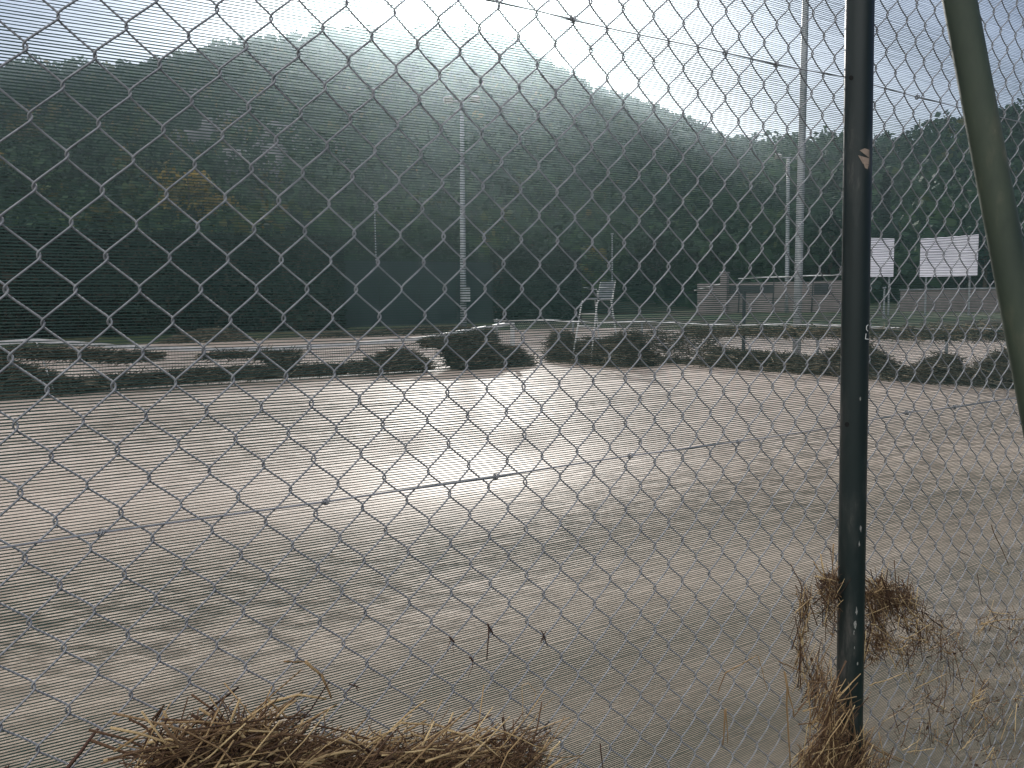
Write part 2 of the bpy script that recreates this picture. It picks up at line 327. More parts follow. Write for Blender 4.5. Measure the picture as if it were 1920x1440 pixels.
# the wood on the hillside, one mass
N = 5200
pxs = rng.uniform(-800, 2700, N*2); ds = np.sqrt(rng.uniform(72**2, 352**2, N*2))
keep = ds < ridge_dist(pxs)*1.02
pxs, ds = pxs[keep][:N], ds[keep][:N]
pts = hill_pt(pxs, ds); rock_pts = []
for rx_, ry_, rs_ in ROCKS: rock_pts.append(np.r_[hill_pt(rx_, hill_hit(rx_, ry_)), rs_])
rock_pts = np.array(rock_pts)
dm = np.min(np.linalg.norm(pts[:, None, :]-rock_pts[None, :, :3], axis=2)/(rock_pts[None, :, 3]*0.8), axis=1)
pxs, ds, pts = pxs[dm > 1], ds[dm > 1], pts[dm > 1]
Qs, Ts = [], []
for k in range(len(pxs)):
    vis = -60 < pxs[k] < 1980
    h = rng.uniform(4.5, 9.0)*(0.8 if ds[k] < 130 else 1.0); w = h*rng.uniform(0.32, 0.48); n = 75 if vis else 22
    base_t = np.clip(rng.normal(0.36, 0.13), 0.02, 0.72)
    if pxs[k] < 560 and rng.random() < 0.16: base_t = rng.uniform(0.62, 0.86)
    Qs.append(clump_quads(pts[k]+np.array([0, 0, h*0.52]), np.array([w, w, h*0.5]), (0.62 if vis else 1.3)*(0.7+ds[k]/500), n))
    Ts.append(np.clip(base_t+rng.normal(0, 0.10, n), 0, 1))
    m_ = max(4, n//5)                                   # low brush between the trees
    Qs.append(clump_quads(pts[k]+np.array([rng.uniform(-3, 3), rng.uniform(-3, 3), 0.7]), np.array([3.2, 3.2, 0.9]), 0.8, m_)); Ts.append(np.clip(rng.normal(0.34, 0.14, m_), 0, 1))
forest = quads_obj('hillside_wood', np.concatenate(Qs), M['leaf'], None, np.concatenate(Ts))
tag(forest, 'dense mixed wood covering the whole hillside behind the courts', 'wood', kind='stuff')

def rock(px, py, size, label):
    p = hill_pt(px, hill_hit(px, py)); nu, nv = 18, 12; v = []; ph = rng.uniform(0, 6.28, 8)
    for j in range(nv+1):
        for i in range(nu):
            th = math.pi*j/nv; fi = 2*math.pi*i/nu
            r = 1 + 0.22*math.sin(3*fi+ph[0]+2*th) + 0.16*math.sin(7*fi+ph[1]-3*th) + 0.14*math.sin(5*th+ph[2]+fi) + rng.uniform(-0.10, 0.10)
            v.append((p[0]+size*0.62*r*math.sin(th)*math.cos(fi), p[1]+size*0.5*r*math.sin(th)*math.sin(fi), p[2]+size*0.45*r*math.cos(th)))
    q = [(j*nu+i, j*nu+(i+1) % nu, (j+1)*nu+(i+1) % nu, (j+1)*nu+i) for j in range(nv) for i in range(nu)]
    tag(np_mesh('rock_outcrop', np.array(v), np.array(q), M['rock']), label, 'rock', 'bare rocks on the wooded slope')
RL = ['grey rock outcrop high on the slope, second from the top of the crags', 'broad grey rock face at the middle of the crags above the yellow tree', 'grey rock face above the broad middle crag of the slope',
      'grey rock outcrop right of the broad middle crag', 'lowest grey rock among the crags above the yellow tree', 'small grey rock farthest right among the crags', 'small topmost grey rock of the crags on the slope']
for (rx_, ry_, rs_), l_ in zip(ROCKS, RL): rock(rx_, ry_, rs_, l_)

def tree(name, base, h, w, label, cat='tree', group=None, mat='leaf', kind='round', n=700, size=0.35, tint=(0.35, 0.14), lean=0.0):
    base = Vector(base); root = empty(name, base, label, cat, group)
    tb = MB(); top = base + Vector((lean*h, 0, h*0.92)); trunk = []
    for k in range(6):
        f = k/5; trunk.append(base.lerp(top, f) + Vector((random.uniform(-.02, .02)*h*f, random.uniform(-.02, .02)*h*f, -0.3 if k == 0 else 0)))
    tb.tube(trunk, [h*0.028*(1-0.85*k/5)+0.02 for k in range(6)], 7)
    Q = []; T = []
    nl = 14 if kind == 'round' else 22
    for k in range(nl):
        f = (0.30+0.66*k/(nl-1)) if kind != 'cone' else (0.10+0.88*k/(nl-1))
        p0 = base.lerp(top, f*0.95); an = k*2.4+random.uniform(-.5, .5)
        if kind == 'round': L = w*math.sqrt(max(0.05, 1-((f-0.55)/0.5)**2))*random.uniform(0.5, 0.85); rise = L*0.35
        elif kind == 'pine': L = w*(1.05-0.75*f)*random.uniform(0.55, 1.15)*(1.0 if f > 0.4 else 0.8); rise = L*random.uniform(-0.05, 0.2)
        else: L = w*(1.0-f*0.9)*random.uniform(0.6, 0.9); rise = -0.1*L
        p1 = p0 + Vector((math.cos(an)*L, math.sin(an)*L, rise))
        tb.tube([p0, p0.lerp(p1, .5)+Vector((0, 0, L*0.06)), p1], [h*0.010, h*0.007, h*0.003], 5)
        m_ = max(6, n//nl); t0 = random.gauss(*tint)
        if kind == 'round':
            rad = np.array([w*0.42, w*0.42, h*0.15])*random.uniform(0.7, 1.15); c = np.array(p0.lerp(p1, 0.85))
            Q.append(clump_quads(c, rad, size, m_, shell=0.25))
        elif kind == 'pine':
            c = np.array(p0.lerp(p1, 0.72)); rad = np.array([L*0.42+0.2, L*0.42+0.2, h*0.034])
            Q.append(clump_quads(c, rad, size, m_, shell=0.1))
        else:
            c = np.array(p0.lerp(p1, 0.5)); rad = np.array([L*0.6+0.15, L*0.6+0.15, h*0.06]); Q.append(clump_quads(c, rad, size, m_, shell=0.2))
        T.append(np.clip(rng.normal(t0, 0.09, len(Q[-1])), 0, 1))
    tb.build('trunk', M['bark'], root); quads_obj('crown', np.concatenate(Q), M[mat], root, np.concatenate(T))
    return root

# pines that stand out on the right-hand ridge: px, py of the top, height in metres
ordn = ['first', 'second', 'third', 'fourth', 'fifth', 'sixth', 'seventh', 'eighth', 'ninth', 'tenth', 'eleventh', 'twelfth']
PINES = [(945, 74, 7), (985, 84, 9), (1012, 108, 10), (1062, 128, 9), (1092, 146, 11), (1128, 152, 13), (1180, 182, 10), (1206, 184, 11), (1248, 196, 12), (1276, 204, 11), (1300, 224, 10), (1322, 240, 8)]
for k, (px, py, h) in enumerate(PINES):
    h *= 1.25
    d = float(ridge_dist(px))*0.99; top = at_depth(px, py, d)
    tree('pine_tree', (top.x, top.y, top.z-h), h, h*0.38, ordn[k]+' dark pine counting down the right-hand ridge from the summit', group='pines along the skyline', mat='pine', kind='pine', n=560, size=0.5)
BUMPS = [(62, 128, 8, 'rounded tree on the skyline at the far left edge'), (186, 128, 8, 'rounded tree on the left skyline, second from the edge'), (322, 126, 7, 'rounded tree where the left skyline starts to climb'),
         (462, 92, 8, 'rounded tree halfway up the left skyline'), (556, 80, 7, 'rounded tree high on the left skyline'), (700, 66, 7, 'rounded tree on the summit left of the sun glow'), (880, 66, 7, 'rounded tree on the summit right of the sun glow'),
         (1478, 258, 5, 'small tree in the low gap of the ridge beside the tall floodlight mast')]
for px, py, h, l_ in BUMPS:
    d = float(ridge_dist(px))*0.99; top = at_depth(px, py, d)
    tree('broadleaf_tree', (top.x, top.y, top.z-h), h, h*0.55, l_, group='rounded trees on the skyline', n=420, size=0.6)
# yellowing trees low on the slope
for px, py, h, w, l_ in [(352, 318, 8.5, 4.3, 'large yellowing tree on the lower slope left of the tall light pole'), (415, 372, 5.5, 2.8, 'smaller yellowing tree right of and below the large yellow one'),
                         (288, 432, 3.0, 2.2, 'low golden bush just above the clipped hedge'), (48, 212, 8, 4.5, 'olive yellow tree on the upper slope at the left edge')]:
    d = 105.0 if py > 300 else 190.0; top = at_depth(px, py, d)
    tree('yellowing_tree', (top.x, top.y, top.z-h), h, w, l_, group='yellowing trees on the slope', mat='yellow' if py > 300 else 'leaf', n=900, size=0.32, tint=(0.4, 0.2) if py > 300 else (0.75, 0.08))
# the trees of the nearer knoll on the right
for px, py, h, w, l_ in [(1722, 248, 8, 4.0, 'leftmost bushy tree of the knoll between post and strut'), (1775, 222, 9, 4.5, 'middle bushy tree of the knoll just left of the leaning strut'), (1850, 206, 10, 5, 'tall bushy tree of the knoll behind the leaning strut'),
                         (1915, 192, 10, 5, 'bushy tree of the knoll at the right edge')]:
    top = at_depth(px, py, 148)
    tree('bushy_tree', (top.x, top.y, top.z-h), h, w, l_, group='bushy trees on the knoll', n=1100, size=0.36, tint=(0.25, 0.1))
# dark trees standing behind the courts
for k, (px, py, h, w, d, l_, kd) in enumerate([(700, 420, 7, 3.8, 70, 'dark bushy tree behind the green screen fence, left of the light pole', 'round'), (800, 440, 6, 3.2, 68, 'dark bushy tree rising directly left of the light pole', 'round'),
        (1010, 430, 8, 3.6, 72, 'dark bushy tree above the short hedge block', 'round'), (1085, 470, 7, 3.0, 70, 'brownish tree between the short hedge and the umpire chair', 'round'),
        (1240, 430, 8, 4.0, 76, 'dark bushy tree right of the umpire chair', 'round'), (1345, 400, 9, 4.0, 80, 'tall dark tree behind the brick pillar', 'round'), (1560, 400, 8, 3.8, 74, 'dark tree directly left of the green fence post', 'round'),
        (1662, 300, 14, 1.9, 88, 'narrow dark conical tree above the left white board', 'cone'), (1850, 420, 8, 4, 70, 'dark bushy tree right of the large white board', 'round')]):
    top = at_depth(px, py, d); gz = ground_z(top.x, top.y); h2 = top.z-gz
    tree('dark_tree', (top.x, top.y, gz), h2, w, l_, group='dark trees behind the courts', mat='pine' if kd == 'cone' else 'leaf', kind=kd, n=1300, size=0.30, tint=(0.55, 0.12) if px == 1085 else (0.22, 0.08))

# ------------------------------------------------------------------ hedges, screens, walls
def hedge(x0, x1, y, depth, h, label, n):
    z0 = ground_z((x0+x1)/2, y); root = empty('clipped_hedge', ((x0+x1)/2, y, z0), label, 'hedge')
    b_ = MB(); b_.box(((x0+x1)/2, y, z0+h/2-0.1), (x1-x0-0.3, depth-0.3, h-0.3)); core = b_.build('stems', M['bark'], root)
    p = np.stack([rng.uniform(x0, x1, n), rng.uniform(y-depth/2, y+depth/2, n), z0+h*rng.uniform(0.0, 1.0, n)], -1)
    side = rng.random(n); p[side < 0.72, 1] = y-depth/2+rng.normal(0, 0.07, (side < 0.72).sum()); s2 = (side >= 0.72) & (side < 0.92); p[s2, 2] = z0+h+rng.normal(0, 0.06, s2.sum())
    s3 = side >= 0.92; p[s3, 0] = np.where(rng.random(s3.sum()) < 0.5, x0, x1)+rng.normal(0, 0.06, s3.sum())
    Q = np.concatenate([clump_quads(p, 0.1, 0.16, n)]) if False else None
    a = rng.normal(size=(n, 3)); a /= np.linalg.norm(a, axis=1)[:, None]; bb = np.cross(a, rng.normal(size=(n, 3))); bb /= np.linalg.norm(bb, axis=1)[:, None]
    s = rng.uniform(0.09, 0.22, n)[:, None]; a = a*s; bb = bb*s*0.6
    Q = np.stack([p-a-bb*.6, p+a*.3-bb, p+a+bb*.5, p-a*.2+bb], 1)
    tint = np.clip(0.45+0.2*np.sin(p[:, 0]*0.9)+0.12*np.sin(p[:, 2]*2.1+p[:, 0]*2)+rng.normal(0, 0.14, n), 0, 1)
    quads_obj('foliage', Q, M['hedge'], root, tint)
hedge(-30, 17.8, 40.5, 1.6, 4.35, 'long tall clipped hedge beyond the flooded court on the left', 26000)
hedge(27.6, 33.0, 40.8, 1.5, 4.0, 'short dark hedge block right of the tall light pole', 7000)

def screen_fence():
    y, x0, x1 = 41.0, 18.0, 27.4; z0 = ground_z(20, y); root = empty('screened_fence', ((x0+x1)/2, y, z0), 'green screened court fence between the two hedges behind the light pole', 'fence')
    b_ = MB(); nx_, nz_ = 48, 10
    for s in (0, 0.02):
        v = [(x0+(x1-x0)*i/nx_, y+s+0.05*math.sin(i*0.9)*math.sin(j*0.8), z0+0.05+3.35*j/nz_) for j in range(nz_+1) for i in range(nx_+1)]
        b_.add(v, [(j*(nx_+1)+i, j*(nx_+1)+i+1, (j+1)*(nx_+1)+i+1, (j+1)*(nx_+1)+i) for j in range(nz_) for i in range(nx_)])
    b_.build('screen', M['greenfence'], root)
    for k in range(5):
        p = MB(); p.tube([(x0+(x1-x0)*k/4, y-0.06, z0-0.3), (x0+(x1-x0)*k/4, y-0.06, z0+3.6)], 0.03, 8); p.build('post', M['post'], root)
    p = MB(); p.tube([(x0, y-0.06, z0+3.52), (x1, y-0.06, z0+3.52)], 0.022, 6); p.build('top_rail', M['post'], root)
screen_fence()

def low_wall():
    a, c = Vector((45.5, 42.5)), Vector((49.6, 32.8)); d = (c-a); L = d.length; rz = math.atan2(d.y, d.x); mid = (a+c)/2
    z0 = ground_z(mid.x, mid.y); root = empty('low_pavilion', (mid.x, mid.y, z0), 'low pinkish pavilion wall with shutters and white rail behind the right nets', 'pavilion')
    w = MB(); w.box((mid.x, mid.y, z0+0.95), (L, 0.3, 2.1), rz); w.build('wall', M['wall'], root)
    u = d/L; nrm = Vector((-u.y, u.x));
    if nrm.x > 0: nrm = -nrm
    for f, wd, zz, hh in ((0.36, 3.0, 1.55, 0.55), (0.80, 1.0, 1.5, 0.7)):
        p = a+d*f+nrm*0.16; s_ = MB(); s_.box((p.x, p.y, z0+zz), (wd, 0.06, hh), rz); s_.build('shutter', M['darkopen'], root)
    for f in (0.28, 0.5, 0.74, 0.97):
        p = a+d*f+nrm*0.25; s_ = MB(); s_.tube([(p.x, p.y, z0-0.1), (p.x+0.15, p.y, z0+2.35)], 0.04, 8); s_.build('rail_post', M['darkopen'], root)
    p0, p1 = a+d*0.28+nrm*0.25, c+nrm*0.25; s_ = MB(); s_.tube([(p0.x, p0.y, z0+2.3), (p1.x, p1.y, z0+2.38)], 0.045, 8); s_.build('rail', M['white'], root)
    q0, q1 = a+d*-0.02+nrm*0.2, a+d*0.16+nrm*0.2; s_ = MB(); s_.tube([(q0.x, q0.y, z0+1.55), (q1.x, q1.y, z0+1.95)], 0.04, 6); s_.build('handrail', M['white'], root)
    s_ = MB(); p = a+d*0.19+nrm*0.3; s_.box((p.x, p.y, z0+1.3), (0.45, 0.45, 2.75), rz); s_.box((p.x, p.y, z0+2.72), (0.55, 0.55, 0.1), rz); s_.build('pillar', M['wall'], root)
low_wall()
def end_wall():
    a, c = at_depth(1690, 590, 54), at_depth(1925, 590, 46); z0 = ground_z(a.x, a.y); mid = (a+c)/2; d = c-a; rz = math.atan2(d.y, d.x); L = math.hypot(d.x, d.y)
    root = empty('garden_wall', (mid.x, mid.y, z0), 'low brownish wall under the white boards at the right edge', 'wall')
    w = MB(); w.box((mid.x, mid.y, z0+0.6), (L, 0.25, 1.3), rz); w.build('wall', M['wall'], root); w = MB(); w.box((mid.x, mid.y, z0+1.29), (L+0.1, 0.35, 0.08), rz); w.build('coping', M['steel'], root)
end_wall()

def sign_board(pl, pr, d0, d1, label):
    (x0, t0, b0), (x1, t1, b1) = pl, pr
    A, B = at_depth(x0, b0, d0), at_depth(x1, b1, d1); tA, tB = at_depth(x0, t0, d0), at_depth(x1, t1, d1)
    B.x, B.y = at_depth(x1, b1, d1).x, at_depth(x1, b1, d1).y; gz = ground_z(A.x, A.y); mid = (A+B)/2
    root = empty('sign_board', (mid.x, mid.y, gz), label, 'sign board', 'white boards behind the right court')
    nrm = Vector((-(B-A).y, (B-A).x, 0)).normalized()*0.04
    tA.x, tA.y = A.x, A.y; tB.x, tB.y = B.x, B.y
    vs = [A, B, tB, tA]; vs = [tuple(v) for v in vs]+[tuple(v+nrm) for v in vs]
    b_ = MB(); b_.add(vs, [(0, 1, 2, 3), (7, 6, 5, 4), (0, 4, 5, 1), (1, 5, 6, 2), (2, 6, 7, 3), (3, 7, 4, 0)]); b_.build('panel', M['board'], root)
    away = Vector((mid.x-CAM.x, mid.y-CAM.y, 0)).normalized()*0.12
    for f in (0.12, 0.88):
        p = A.lerp(B, f)+away; tz = tA.lerp(tB, f).z; s_ = MB(); s_.tube([(p.x, p.y, gz-0.3), (p.x, p.y, tz-0.05)], 0.05, 8); s_.build('post', M['steel'], root)
sign_board((1612, 446, 520), (1675, 448, 519), 48, 47.5, 'narrower plain white board half hidden by the green fence post')
sign_board((1724, 448, 519), (1832, 440, 517), 46.5, 44.5, 'wide plain white board just left of the leaning strut')

# ------------------------------------------------------------------ poles
def light_pole(base, top, r0, r1, label, heads, box=False):
    root = empty('floodlight_pole', base, label, 'floodlight', 'floodlight masts round the courts'); base, top = Vector(base), Vector(top)
    p = MB(); p.tube([base+Vector((0, 0, -0.4))]+[base.lerp(top, f) for f in (0.25, 0.5, 0.75, 1.0)], [r0, r0*.75+r1*.25, (r0+r1)/2, r0*.25+r1*.75, r1], 12); p.build('pole', M['steel'], root, True)
    h_ = MB(); h_.tube([top+RIGHT.xy.to_3d()*-0.75, top+RIGHT.xy.to_3d()*0.75], 0.05, 8); h_.build('crossbar', M['steel'], root)
    for k in range(heads):
        c = top+RIGHT.xy.to_3d()*(-0.7+1.4*k/max(1, heads-1))+Vector((0, 0, 0.12)); ln = MB()
        f3 = Vector((-FWD.x, -FWD.y, -0.9)).normalized(); r3 = RIGHT.xy.to_3d().normalized(); u3 = f3.cross(r3)
        fr = [c+r3*a+u3*b2+f3*0.12 for a, b2 in ((-.24, -.17), (.24, -.17), (.24, .17), (-.24, .17))]; bk = [c+r3*a+u3*b2-f3*0.14 for a, b2 in ((-.14, -.1), (.14, -.1), (.14, .1), (-.14, .1))]
        ln.add([tuple(v) for v in fr+bk], [(0, 1, 2, 3), (7, 6, 5, 4), (0, 4, 5, 1), (1, 5, 6, 2), (2, 6, 7, 3), (3, 7, 4, 0)]); ln.build('lamp', M['white'], root)
    if box:
        s_ = MB(); c = base+Vector((0, 0, 1.75))+RIGHT.xy.to_3d()*0.18-FWD.xy.to_3d()*0.22; s_.box(c, (0.42, 0.26, 0.75), math.atan2(RIGHT.y, RIGHT.x)); s_.build('switch_box', M['steel'], root)
b0 = at_depth(869, 619, 46); light_pole((b0.x, b0.y, 0.2), at_depth(866, 190, 46), 0.17, 0.10, 'tall pale floodlight pole with two lamps standing at the far hedge', 2, True)
b0 = at_depth(1493, 678, 22); light_pole((b0.x, b0.y, -0.1), at_depth(1514, -130, 22), 0.105, 0.075, 'tall grey floodlight mast just left of the green fence post', 2)
b0 = at_depth(1475, 592, 58); light_pole((b0.x, b0.y, 0.3), at_depth(1478, 296, 58), 0.15, 0.10, 'distant shorter floodlight mast beside the pavilion', 2)
def thin_post(px, py0, py1, d, label):
    b1 = at_depth(px, py1, d); gz = ground_z(b1.x, b1.y); tp = at_depth(px, py0, d); p = MB(); p.tube([(b1.x, b1.y, gz-0.3), (b1.x, b1.y, gz+0.4), (b1.x, b1.y, tp.z)], [0.07, 0.055, 0.04], 8)
    p.tube([(b1.x-0.1, b1.y, tp.z), (b1.x+0.1, b1.y, tp.z+0.03)], 0.05, 6); tag(p.build('thin_mast', M['steel']), label, 'mast', 'thin masts behind the courts')
thin_post(707, 385, 560, 62, 'thin grey mast left of the tall floodlight pole')
thin_post(1148, 440, 570, 60, 'thin grey mast behind the umpire chair')
thin_post(1657, 540, 594, 44, 'thin short mast under the narrow white board')

# ------------------------------------------------------------------ court net, divider, chair
NET_Y = 16.9
def zat(px, py, y=NET_Y): return on_fence(px, py, y)
def strands(mb, p0, p1, w): mb.tube([p0, p1], w, 4, False)
def court_net():
    root = empty('tennis_net', (6.4, NET_Y, 0), 'tennis net with white top band, sagging and clogged with flood debris', 'net')
    band_px = [(-207, 652), (0, 643.5), (40, 639.5), (66, 638.5), (130, 643), (220, 649), (320, 653.5), (420, 655.5), (520, 653), (620, 648), (720, 641), (800, 633), (880, 619), (957, 607)]
    pts = [zat(px, py) for px, py in band_px]
    v = []; tint = []
    b_ = MB()
    for i, p in enumerate(pts):
        for dy, dz in ((-0.03, 0.036), (-0.03, -0.036), (0.03, -0.036), (0.03, 0.036)): v.append((p.x, p.y+dy, p.z+dz+0.006*math.sin(i*2.1)))
    n_ = len(pts); fs = [(i*4+k, i*4+(k+1) % 4, i*4+4+(k+1) % 4, i*4+4+k) for i in range(n_-1) for k in range(4)]
    b_.add(v, fs+[(3, 2, 1, 0), (n_*4-4, n_*4-3, n_*4-2, n_*4-1)]); b_.build('top_band', M['white'], root)
    net = MB(); X = [p.x for p in pts]; Z = [p.z-0.03 for p in pts]
    for x in np.arange(X[0]+0.05, X[-1], 0.055): strands(net, (x, NET_Y, 0.0), (x+0.02*math.sin(x*3), NET_Y, float(np.interp(x, X, Z))), 0.0022)
    for k in range(14):
        f = 0.05+k*0.07; net.tube([(x, NET_Y+0.002, float(np.interp(x, X, Z))*f/1.05) for x in np.linspace(X[0], X[-1], 40)], 0.0022, 4, False)
    net.build('mesh', M['darkopen'], root)
    for px in (-207, 960):
        g = zat(px, 683); p = MB(); tz = 1.08; x = X[0]-0.05 if px < 0 else X[-1]+0.06
        p.tube([(x, NET_Y, -0.4), (x, NET_Y, tz-0.04), (x, NET_Y, tz)], [0.055, 0.055, 0.04], 12); p.build('post', M['white'], root)
    s_ = MB(); a = zat(68, 641); c = zat(91, 697); c.z = max(c.z, 0.02); s_.tube([(a.x, NET_Y-0.05, a.z), (c.x, NET_Y-0.25, 0.25), (c.x+0.05, NET_Y-0.35, -0.05)], 0.014, 6); s_.build('singles_stick', M['white'], root)
court_net()

DIV_X = 15.75
def divider():
    y0, y1 = 1.6, 23.0; root = empty('divider_fence', (DIV_X, (y0+y1)/2, 0), 'low wire mesh divider with white top tape between the two courts', 'fence')
    t_ = MB(); t_.tube([(DIV_X, y, 0.99+0.02*math.sin(y*1.3)) for y in np.linspace(y0, y1, 40)], 0.026, 6); t_.build('top_tape', M['white'], root)
    w = MB()
    for y in np.arange(y0, y1, 0.11):
        w.tube([(DIV_X, y, 0.0), (DIV_X, min(y+0.98, y1), 0.98)], 0.0028, 4, False); w.tube([(DIV_X+0.006, min(y+0.98, y1), 0.0), (DIV_X+0.006, y, 0.98)], 0.0028, 4, False)
    w.build('wire_mesh', M['steel'], root)
    for y in (2.0, 4.9, 7.8, 10.6, 16.0, 18.9, 22.9):
        p = MB(); p.tube([(DIV_X+0.03, y, -0.4), (DIV_X+0.03, y, 1.03)], 0.028, 8); p.build('post', M['steel'], root)
    p = MB(); p.tube([(DIV_X+0.03, 12.6, -0.4), (DIV_X+0.03, 12.6, 1.75)], 0.04, 8); p.build('post', M['darkopen'], root)
divider()

def umpire_chair(cx, cy):
    root = empty('umpire_chair', (cx, cy, 0), 'tall tubular white umpire chair with grey backrest standing in the debris', 'umpire chair')
    hw, sz = 0.31, 1.60
    for s in (-1, 1):
        l = MB(); y = cy+s*hw
        l.tube([(cx-0.62, y+s*0.08, -0.3), (cx-0.30, y, sz-0.10), (cx-0.25, y, sz-0.02), (cx-0.16, y, sz), (cx+0.18, y, sz)], 0.021, 8); l.build('front_leg', M['white'], root)
        l = MB(); l.tube([(cx+0.45, y+s*0.08, -0.3), (cx+0.16, y, sz)], 0.021, 8); l.build('rear_leg', M['white'], root)
        a = MB(); a.tube([(cx+0.22, y, sz+0.02), (cx+0.24, y, sz+0.20), (cx+0.20, y, sz+0.27), (cx-0.22, y, sz+0.30)], 0.017, 8); a.build('armrest', M['white'], root)
    for z in (0.25, 0.58, 0.93, 1.25):
        f = (z+0.3)/(sz+0.2); x = cx-0.62+0.32*f; r = MB(); r.tube([(x, cy-hw-0.05*(1-f), z), (x, cy+hw+0.05*(1-f), z)], 0.016, 6); r.build('rung', M['white'], root)
    for z in (0.55,):
        r = MB(); r.tube([(cx+0.30, cy-hw, z), (cx+0.30, cy+hw, z)], 0.014, 6); r.tube([(cx-0.46, cy-hw, z+0.1), (cx+0.30, cy-hw, z)], 0.014, 6); r.tube([(cx-0.46, cy+hw, z+0.1), (cx+0.30, cy+hw, z)], 0.014, 6); r.build('brace', M['white'], root)
    s_ = MB(); s_.box((cx, cy, sz+0.03), (0.42, 0.56, 0.03)); s_.build('seat', M['panel'], root)
    b_ = MB(); lean = 0.10; v = []
    for x0 in (0, 0.03):
        for yy, zz in ((-.27, .06), (.27, .06), (.27, .44), (-.27, .44)): v.append((cx+0.20+x0+lean*zz/0.4, cy+yy, sz+zz))
    b_.add(v, [(0, 1, 2, 3), (7, 6, 5, 4), (0, 4, 5, 1), (1, 5, 6, 2), (2, 6, 7, 3), (3, 7, 4, 0)]); bk = b_.build('backrest', M['panel'], root)
    r = MB(); r.tube([(cx+0.21, cy-.29, sz), (cx+0.33, cy-.29, sz+.46), (cx+0.33, cy+.29, sz+.46), (cx+0.21, cy+.29, sz)], 0.017, 8); r.build('back_frame', M['white'], root)
umpire_chair(14.55, 16.3)

# ------------------------------------------------------------------ drift debris on the nets
def blades(n, sampler, lmin, lmax, w, direction, spread, tint, bend=0.15):
    """n curved flat stalks; sampler(n) gives centres; direction: mean direction"""
    c = sampler(n); d = np.asarray(direction)[None, :]+rng.normal(0, spread, (n, 3)); d /= np.linalg.norm(d, axis=1)[:, None]
    L = rng.uniform(lmin, lmax, n)[:, None]*0.5; sd = np.cross(d, rng.normal(size=(n, 3))); sd /= np.linalg.norm(sd, axis=1)[:, None]
    up = np.cross(sd, d); W = (w*rng.uniform(0.5, 1.4, n))[:, None]; bn = rng.normal(0, bend, (n, 1))*L
    p = [c-d*L, c-d*L*0.3+up*bn, c+d*L*0.3+up*bn, c+d*L]
    Q = [np.stack([p[k]-sd*W, p[k]+sd*W, p[k+1]+sd*W, p[k+1]-sd*W], 1) for k in range(3)]
    tt = np.clip(rng.normal(tint[0], tint[1], n), 0, 1)
    return np.concatenate(Q), np.concatenate([tt]*3)
def heap(label, line, profile, thick, n, lay, group='debris heaps on the nets', name='debris_heap', tint=(0.52, 0.22), lump=True, w=0.012):
    """line: two ground points; profile: (fraction, bottom z, top z) along it"""
    A, B = np.array(line[0]), np.array(line[1]); fx = [p[0] for p in profile]; z0 = [p[1] for p in profile]; z1 = [p[2] for p in profile]; nrm = np.array([-(B-A)[1], (B-A)[0], 0]); nrm = nrm/np.linalg.norm(nrm)
    def samp(k):
        f = rng.uniform(0, 1, k*4); lo = np.interp(f, fx, z0); hi = np.interp(f, fx, z1); keep = rng.random(k*4) < (hi-lo)/max(1e-3, np.max(np.array(z1)-np.array(z0)))
        f, lo, hi = f[keep][:k], lo[keep][:k], hi[keep][:k]
        while len(f) < k: f = np.r_[f, f]; lo = np.r_[lo, lo]; hi = np.r_[hi, hi]
        f, lo, hi = f[:k], lo[:k], hi[:k]; g = rng.random(k); p = A[None]+(B-A)[None]*f[:, None]; p[:, 2] = lo+(hi-lo)*g
        return p+nrm[None]*(rng.normal(0, 1, k)*thick*(1.05-0.75*g))[:, None]
    Q, T = blades(int(n*2.6), samp, 0.12, 0.5, w*0.55, lay, 0.32, tint)
    Q2, T2 = blades(n, samp, 0.05, 0.2, w*0.5, lay, 0.9, tint)
    Qs_, Ts_ = [Q, Q2], [T, T2]
    if lump:                                            # matted core of the heap
        ns = 28; core = []
        for i in range(ns):
            quad = []
            for f in (i/ns, (i+1)/ns):
                lo, hi = np.interp(f, fx, z0), np.interp(f, fx, z1); c = A+(B-A)*f; wob = 0.02*math.sin(f*37)
                quad.append([c-nrm*thick*0.9+np.array([0, 0, lo-0.05]), c-nrm*thick*0.45+np.array([0, 0, lo+(hi-lo)*0.42+wob]), c+np.array([0, 0, lo+(hi-lo)*0.62+wob*2]), c+nrm*thick*0.45+np.array([0, 0, lo+(hi-lo)*0.42-wob]), c+nrm*thick*0.9+np.array([0, 0, lo-0.05])])
            for k in range(4): core.append([quad[0][k], quad[0][k+1], quad[1][k+1], quad[1][k]])
        Qs_.append(np.array(core)); Ts_.append(np.clip(rng.normal(tint[0]*0.7, 0.1, len(core)), 0, 1))
    return tag(quads_obj(name, np.concatenate(Qs_), M['drift'], None, np.concatenate(Ts_)), label, 'debris heap', group)
def net_heap(label, px0, px1, prof, thick, n, **kw):
    """prof: (px, bottom py, top py) read on the plane of the net"""
    a = zat(px0, 600); c = zat(px1, 600); P_ = []
    for px, pb, pt in prof:
        q = zat(px, pb); q2 = zat(px, pt); P_.append(((q.x-a.x)/(c.x-a.x), max(q.z, -0.05), q2.z))
    return heap(label, ((a.x, NET_Y-0.1, 0), (c.x, NET_Y-0.1, 0)), P_, thick, n, (1, 0, 0.05), **kw)
net_heap('thick debris heap at the left end of the net', -140, 135, [(-140, 755, 668), (0, 748, 672), (60, 742, 688), (100, 738, 700), (135, 732, 716)], 0.22, 1700)
net_heap('long low strip of debris lying under the left half of the net', 120, 640, [(120, 734, 716), (220, 722, 704), (350, 714, 695), (420, 709, 690), (520, 703, 687), (640, 697, 683)], 0.14, 1700)
